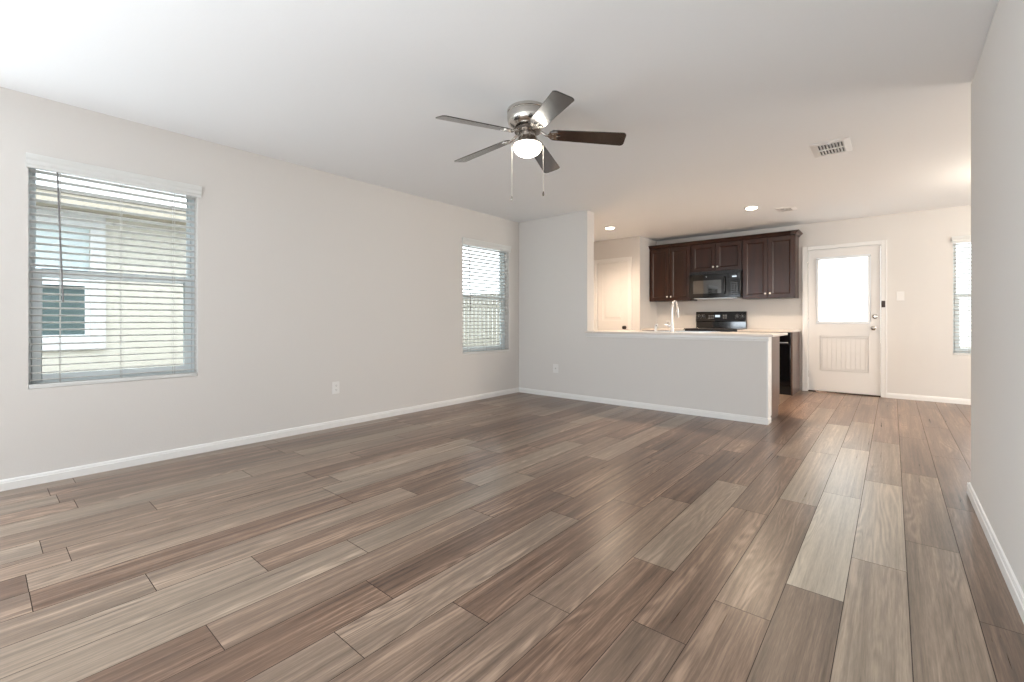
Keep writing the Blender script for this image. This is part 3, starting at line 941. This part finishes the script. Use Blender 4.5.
# outlet on the left wall
oy, oz = 2.235, 0.380
t = thing('wall_outlet', 'white duplex outlet low on the long left wall', 'outlet', (XL, oy, oz))
obj('cover_plate', M().box(XL + 0.0005, oy - 0.036, oz - 0.058, XL + 0.006, oy + 0.036, oz + 0.058), PLATE, t, bevel=0.003)
for s_ in (-1, 1):
    rc = obj('receptacle', M().lathe((XL + 0.0055, oy, oz + s_ * 0.021), [(0.0165, 0), (0.0165, 0.003), (0.001, 0.0032)], 20, 'X'), PLATE, t)
    sm = M()
    for q in (-0.006, 0.006):
        sm.box(XL + 0.0082, oy + q - 0.0012, oz + s_ * 0.021 - 0.002, XL + 0.0092, oy + q + 0.0012, oz + s_ * 0.021 + 0.008)
    sm.box(XL + 0.0082, oy - 0.0022, oz + s_ * 0.021 - 0.010, XL + 0.0092, oy + 0.0022, oz + s_ * 0.021 - 0.006)
    obj('slots', sm, SLOT, rc, smooth=False)
# jack plate on the pier
t = plate_y('cable_plate', 'white cable jack plate on the pier beside the half wall', 'wall plate', -3.47, YH, 0.383, 0.085, 0.118)
obj('jack', M().lathe((-3.47, YH - 0.006, 0.385), [(0.009, 0), (0.009, -0.003), (0.005, -0.0035), (0.005, -0.010), (0.001, -0.010)], 14, 'Y'), mat('jack_metal', (0.5, 0.48, 0.45), 0.4, metal=0.7), t)
# switch
t = plate_y('light_switch', 'white light switch plate right of the glazed back door', 'switch', 0.08, YF, 1.352, 0.078, 0.120)
obj('switch_rocker', M().box(0.074, YF - 0.016, 1.342, 0.086, YF - 0.0062, 1.364).box(0.068, YF - 0.0075, 1.335, 0.092, YF - 0.0058, 1.370), PLATE, t, bevel=0.0015)
# kitchen outlet above the counter
t = plate_y('wall_outlet', 'outlet above the far counter behind the faucet', 'outlet', -3.01, YF, 0.965, 0.075, 0.118)
for s_ in (-1, 1):
    rc = obj('receptacle', M().lathe((-3.01, YF - 0.0055, 0.965 + s_ * 0.022), [(0.0165, 0), (0.0165, -0.003), (0.001, -0.0032)], 20, 'Y'), mat('receptacle_grey', (0.3, 0.27, 0.25), 0.4), t)
    sm = M()
    for q in (-0.006, 0.006):
        sm.box(-3.01 + q - 0.0012, YF - 0.0095, 0.965 + s_ * 0.022 - 0.002, -3.01 + q + 0.0012, YF - 0.0085, 0.965 + s_ * 0.022 + 0.008)
    obj('slots', sm, SLOT, rc, smooth=False)


# ---------------------------------------------------------------- ceiling vents
def vent(label, x0, x1, y0, y1, m_, z=H):
    t = thing('ceiling_vent', label, 'vent', ((x0 + x1) / 2, (y0 + y1) / 2, z), 'white ceiling registers')
    obj('backing', M().box(x0 + m_, y0 + m_, z - 0.003, x1 - m_, y1 - m_, z - 0.0005), VENTD, t, smooth=False)
    fm_ = M()
    ym = (y0 + y1) / 2
    ins = (x0 + m_, x1 - m_, y0 + m_, y1 - m_)
    pr = 0.012
    # sloped frame, outer edge on the ceiling and inner edge lower
    O = [(x0, y0), (x1, y0), (x1, y1), (x0, y1)]
    I = [(ins[0], ins[2]), (ins[1], ins[2]), (ins[1], ins[3]), (ins[0], ins[3])]
    vs = [(x, y, z - 0.0005) for x, y in O] + [(x, y, z - 0.004) for x, y in O] + [(x, y, z - pr) for x, y in I] + [(x, y, z - 0.0005) for x, y in I]
    fs = []
    for i in range(4):
        k = (i + 1) % 4
        fs += [(i, k, 4 + k, 4 + i), (4 + i, 4 + k, 8 + k, 8 + i), (8 + i, 8 + k, 12 + k, 12 + i), (12 + i, 12 + k, k, i)]
    fm_.add(vs, fs)
    fm_.box(ins[0], ym - 0.012, z - pr, ins[1], ym + 0.012, z - 0.006)
    obj('frame', fm_, VENTM, t, smooth=False)
    lm_ = M()
    n = 8
    wx = (ins[1] - ins[0]) / n
    for row in ((ins[2], ym - 0.012), (ym + 0.012, ins[3])):
        for i in range(n + 1):
            xx = ins[0] + wx * i
            mt = Matrix.Translation((xx, 0, z - 0.009)) @ Matrix.Rotation(R(40), 4, 'Y')
            lm_.box(-0.0095, row[0], -0.001, 0.0095, row[1], 0.001, mt)
    obj('louvers', lm_, VENTM, t, smooth=False)
    lv = M().box((x0 + x1) / 2 - 0.004, ins[2] - 0.03, z - 0.026, (x0 + x1) / 2 + 0.004, ins[2] - 0.018, z - 0.009)
    obj('damper_lever', lv, VENTM, t)
    return t


vent('larger white ceiling register nearer the camera, lever on its frame', -0.512, -0.252, 4.31, 4.68, 0.045)
vent('small far ceiling register between the kitchen downlight and the back door', -1.128, -0.925, 6.488, 6.72, 0.042)

# ---------------------------------------------------------------- recessed downlights
for (cx, cyy), lb in zip(CANS, ('recessed ceiling downlight nearest the pantry door', 'recessed ceiling downlight beside the small far ceiling register')):
    t = thing('recessed_downlight', lb, 'light', (cx, cyy, H), 'kitchen downlights')
    obj('trim_ring', M().lathe((cx, cyy, H - 0.0005), [(0.085, 0), (0.085, -0.004), (0.078, -0.009), (0.062, -0.010), (0.060, -0.004)], 36), VENTM, t)
    obj('lens', M().lathe((cx, cyy, H - 0.0105), [(0.060, 0), (0.058, -0.005), (0.04, -0.010), (0.001, -0.012)], 32), LED, t)
    light('SPOT', 'downlight_bulb', (cx, cyy, H - 0.05), 72, (1.0, 0.78, 0.58), (0, 0, 0), spot_size=R(150), spot_blend=1.0, shadow_soft_size=0.05)
# dining fixture just out of sight behind the corner
light('POINT', 'dining_lamp_light', (1.15, 6.05, 2.2), 14, (1.0, 0.88, 0.72), shadow_soft_size=0.08)

# ---------------------------------------------------------------- ceiling fan
FX, FY = -1.868, 2.376
fan = thing('ceiling_fan', 'flush-mount five-blade ceiling fan with a lit dome lamp and two pull chains', 'ceiling fan', (FX, FY, H))
C0 = (FX, FY, 0)
obj('motor_housing', M().lathe(C0, [(0.132, H - 0.0005), (0.137, H - 0.006), (0.137, H - 0.022), (0.132, H - 0.026), (0.132, H - 0.032), (0.137, H - 0.036), (0.136, H - 0.070), (0.128, H - 0.095), (0.112, H - 0.112), (0.085, H - 0.122), (0.03, H - 0.126)], 56), NICKEL, fan)
obj('flywheel', M().lathe(C0, [(0.04, H - 0.127), (0.085, H - 0.128), (0.088, H - 0.134), (0.088, H - 0.150), (0.075, H - 0.156), (0.03, H - 0.158)], 40), NICKELD, fan)
obj('switch_housing', M().lathe(C0, [(0.03, H - 0.159), (0.058, H - 0.159), (0.060, H - 0.165), (0.060, H - 0.180), (0.066, H - 0.195), (0.078, H - 0.212), (0.090, H - 0.225), (0.097, H - 0.231), (0.099, H - 0.238), (0.094, H - 0.241)], 48), NICKEL, fan)
zb = H - 0.2415
obj('lamp_bowl', M().lathe(C0, [(0.092, zb), (0.0945, zb - 0.006), (0.093, zb - 0.018), (0.086, zb - 0.034), (0.073, zb - 0.050), (0.053, zb - 0.062), (0.030, zb - 0.069), (0.002, zb - 0.072)], 48), GLOBE, fan)
BZ = H - 0.160
PITCH = Matrix.Rotation(R(-14), 4, 'X')
for k in range(5):
    ang = R(38 + 72 * k)
    base = Matrix.Translation((FX, FY, BZ)) @ Matrix.Rotation(ang, 4, 'Z') @ Matrix.Rotation(R(4.3), 4, 'Y')
    mt = base @ PITCH
    r0, r1 = 0.145, 0.648
    poly = []
    w0, w1 = 0.052, 0.068

    def corner(cx, cy_, rr, a0, a1, n=6):
        return [(cx + rr * math.cos(a0 + (a1 - a0) * i / n), cy_ + rr * math.sin(a0 + (a1 - a0) * i / n)) for i in range(n + 1)]
    poly += corner(r1 - 0.030, w1 - 0.030, 0.030, R(70), R(0))[::1]
    poly += corner(r1 - 0.030, -w1 + 0.030, 0.030, R(0), R(-70))
    poly += corner(r0 + 0.035, -w0 + 0.035, 0.035, R(270), R(180))
    poly += corner(r0 + 0.035, w0 - 0.035, 0.035, R(180), R(90))
    bl = obj('blade', M().prism(poly, -0.003, 0.003, mt), BLADE, fan, bevel=0.0012)
    im = M()
    # blade iron: arm from the flywheel, flaring into a plate under the blade root
    pl = [(0.135, -0.012), (0.16, -0.034), (0.195, -0.039), (0.205, -0.026), (0.186, -0.018), (0.198, -0.008), (0.222, 0.0), (0.198, 0.008), (0.186, 0.018), (0.205, 0.026), (0.195, 0.039), (0.16, 0.034), (0.135, 0.012)]
    im.prism(pl, -0.0075, -0.0032, mt)
    im.tube([base @ Vector((0.070, 0, 0.018)), base @ Vector((0.092, 0, 0.016)), base @ Vector((0.110, 0, 0.006)), base @ Vector((0.125, 0, -0.002)), base @ Vector((0.150, 0, -0.006))], [0.010, 0.009, 0.009, 0.010, 0.008], 10)
    for sx, sy_ in ((0.17, -0.022), (0.17, 0.022), (0.198, 0.0)):
        q = mt @ Vector((sx, sy_, -0.0075))
        im.lathe(q, [(0.005, 0), (0.0045, -0.002), (0.001, -0.003)], 10)
    obj('blade_iron', im, NICKEL, bl)
rv = Vector((math.cos(R(40.15)), math.sin(R(40.15)), 0))
CHAINM = mat('pull_chain', (0.62, 0.58, 0.52), 0.35, metal=0.5)
for s_, ze, fob in ((-1, 1.862, NICKEL), (1, 1.893, NICKELD)):
    p = Vector((FX, FY, 0)) + rv * 0.105 * s_
    z0 = H - 0.234
    cmh = M().tube([(p.x - rv.x * s_ * 0.006, p.y - rv.y * s_ * 0.006, z0), (p.x, p.y, z0 - 0.006), (p.x, p.y, ze)], 0.0016, 6)
    n = int((z0 - ze) / 0.011)
    for i in range(n):
        zz = ze + 0.004 + i * 0.011
        cmh.lathe((p.x, p.y, zz), [(0.0005, -0.0028), (0.0020, 0), (0.0005, 0.0028)], 6)
    ch = obj('pull_chain', cmh, CHAINM, fan)
    obj('fob', M().lathe((p.x, p.y, ze - 0.032), [(0.002, 0), (0.0065, 0.004), (0.0075, 0.012), (0.006, 0.022), (0.003, 0.030), (0.0015, 0.033)], 14), fob, ch)

# ---------------------------------------------------------------- outside
struct('ground', M().box(-22, -12, -0.4, 14, 30, -0.16), GRASS, smooth=False)
NX = -7.0
nh = thing('neighbor_house', 'cream neighboring house with a white-trimmed window seen through the large blind', 'house', (NX - 1.5, -1, -0.16))
NW = (-0.25, 0.829, 0.82, 2.09)
obj('siding_wall', M().slab('X', NX - 0.2, NX, (-9, 5.6), (-0.158, 2.26), [NW]).box(NX - 5, 5.4, -0.158, NX - 0.2, 5.6, 2.26), STUCCO, nh, smooth=False)
obj('eave', M().box(NX, -9.3, 2.262, NX + 0.36, 6.0, 2.275).box(NX + 0.36, -9.3, 2.245, NX + 0.385, 6.0, 2.36), EAVE, nh, smooth=False)
obj('roof', M().sweep([(NX + 0.40, 2.365), (NX + 0.40, 2.38), (NX - 4.2, 2.95), (NX - 4.2, 2.90)], 'Y', -9.4, 6.1), SHINGLE, nh, smooth=False)
tw = M()
for a, b, c, d in ((NW[0] - 0.13, NW[1] + 0.13, NW[2] - 0.12, NW[2]), (NW[0] - 0.13, NW[1] + 0.13, NW[3], NW[3] + 0.13), (NW[0] - 0.13, NW[0], NW[2], NW[3]), (NW[1], NW[1] + 0.13, NW[2], NW[3])):
    tw.box(NX + 0.001, a, c, NX + 0.03, b, d)
obj('window_trim', tw, mat('neighbor_trim', (0.66, 0.67, 0.68), 0.5), nh, smooth=False)
wn = obj('window', M().box(NX - 0.05, NW[0], 1.42, NX - 0.005, NW[1], 1.49).box(NX - 0.05, NW[1] - 0.04, NW[2], NX - 0.005, NW[1], 1.42).box(NX - 0.05, NW[0], NW[2], NX - 0.005, NW[1] - 0.04, NW[2] + 0.05), VINYL, nh, smooth=False)
obj('pane', M().box(NX - 0.06, NW[0], NW[2], NX - 0.052, NW[1], 1.45), NGLASS, wn, smooth=False)
obj('pane', M().box(NX - 0.06, NW[0], 1.451, NX - 0.052, NW[1], NW[3]), NUPPER, wn, smooth=False)
fe = thing('wood_fence', 'weathered vertical board fence seen through the far left window', 'fence', (-8, 9.5, -0.16))
pk = M()
x = -16.0
while x < -4.5:
    hgt = 1.80 + random.uniform(-0.01, 0.01)
    pk.box(x, 9.5, -0.158, x + 0.135, 9.52, hgt)
    x += 0.165
obj('pickets', pk, FENCEM, fe, smooth=False)
obj('rails', M().box(-16, 9.525, 0.2, -4.5, 9.565, 0.29).box(-16, 9.525, 1.4, -4.5, 9.565, 1.49), FENCEM, fe, smooth=False)
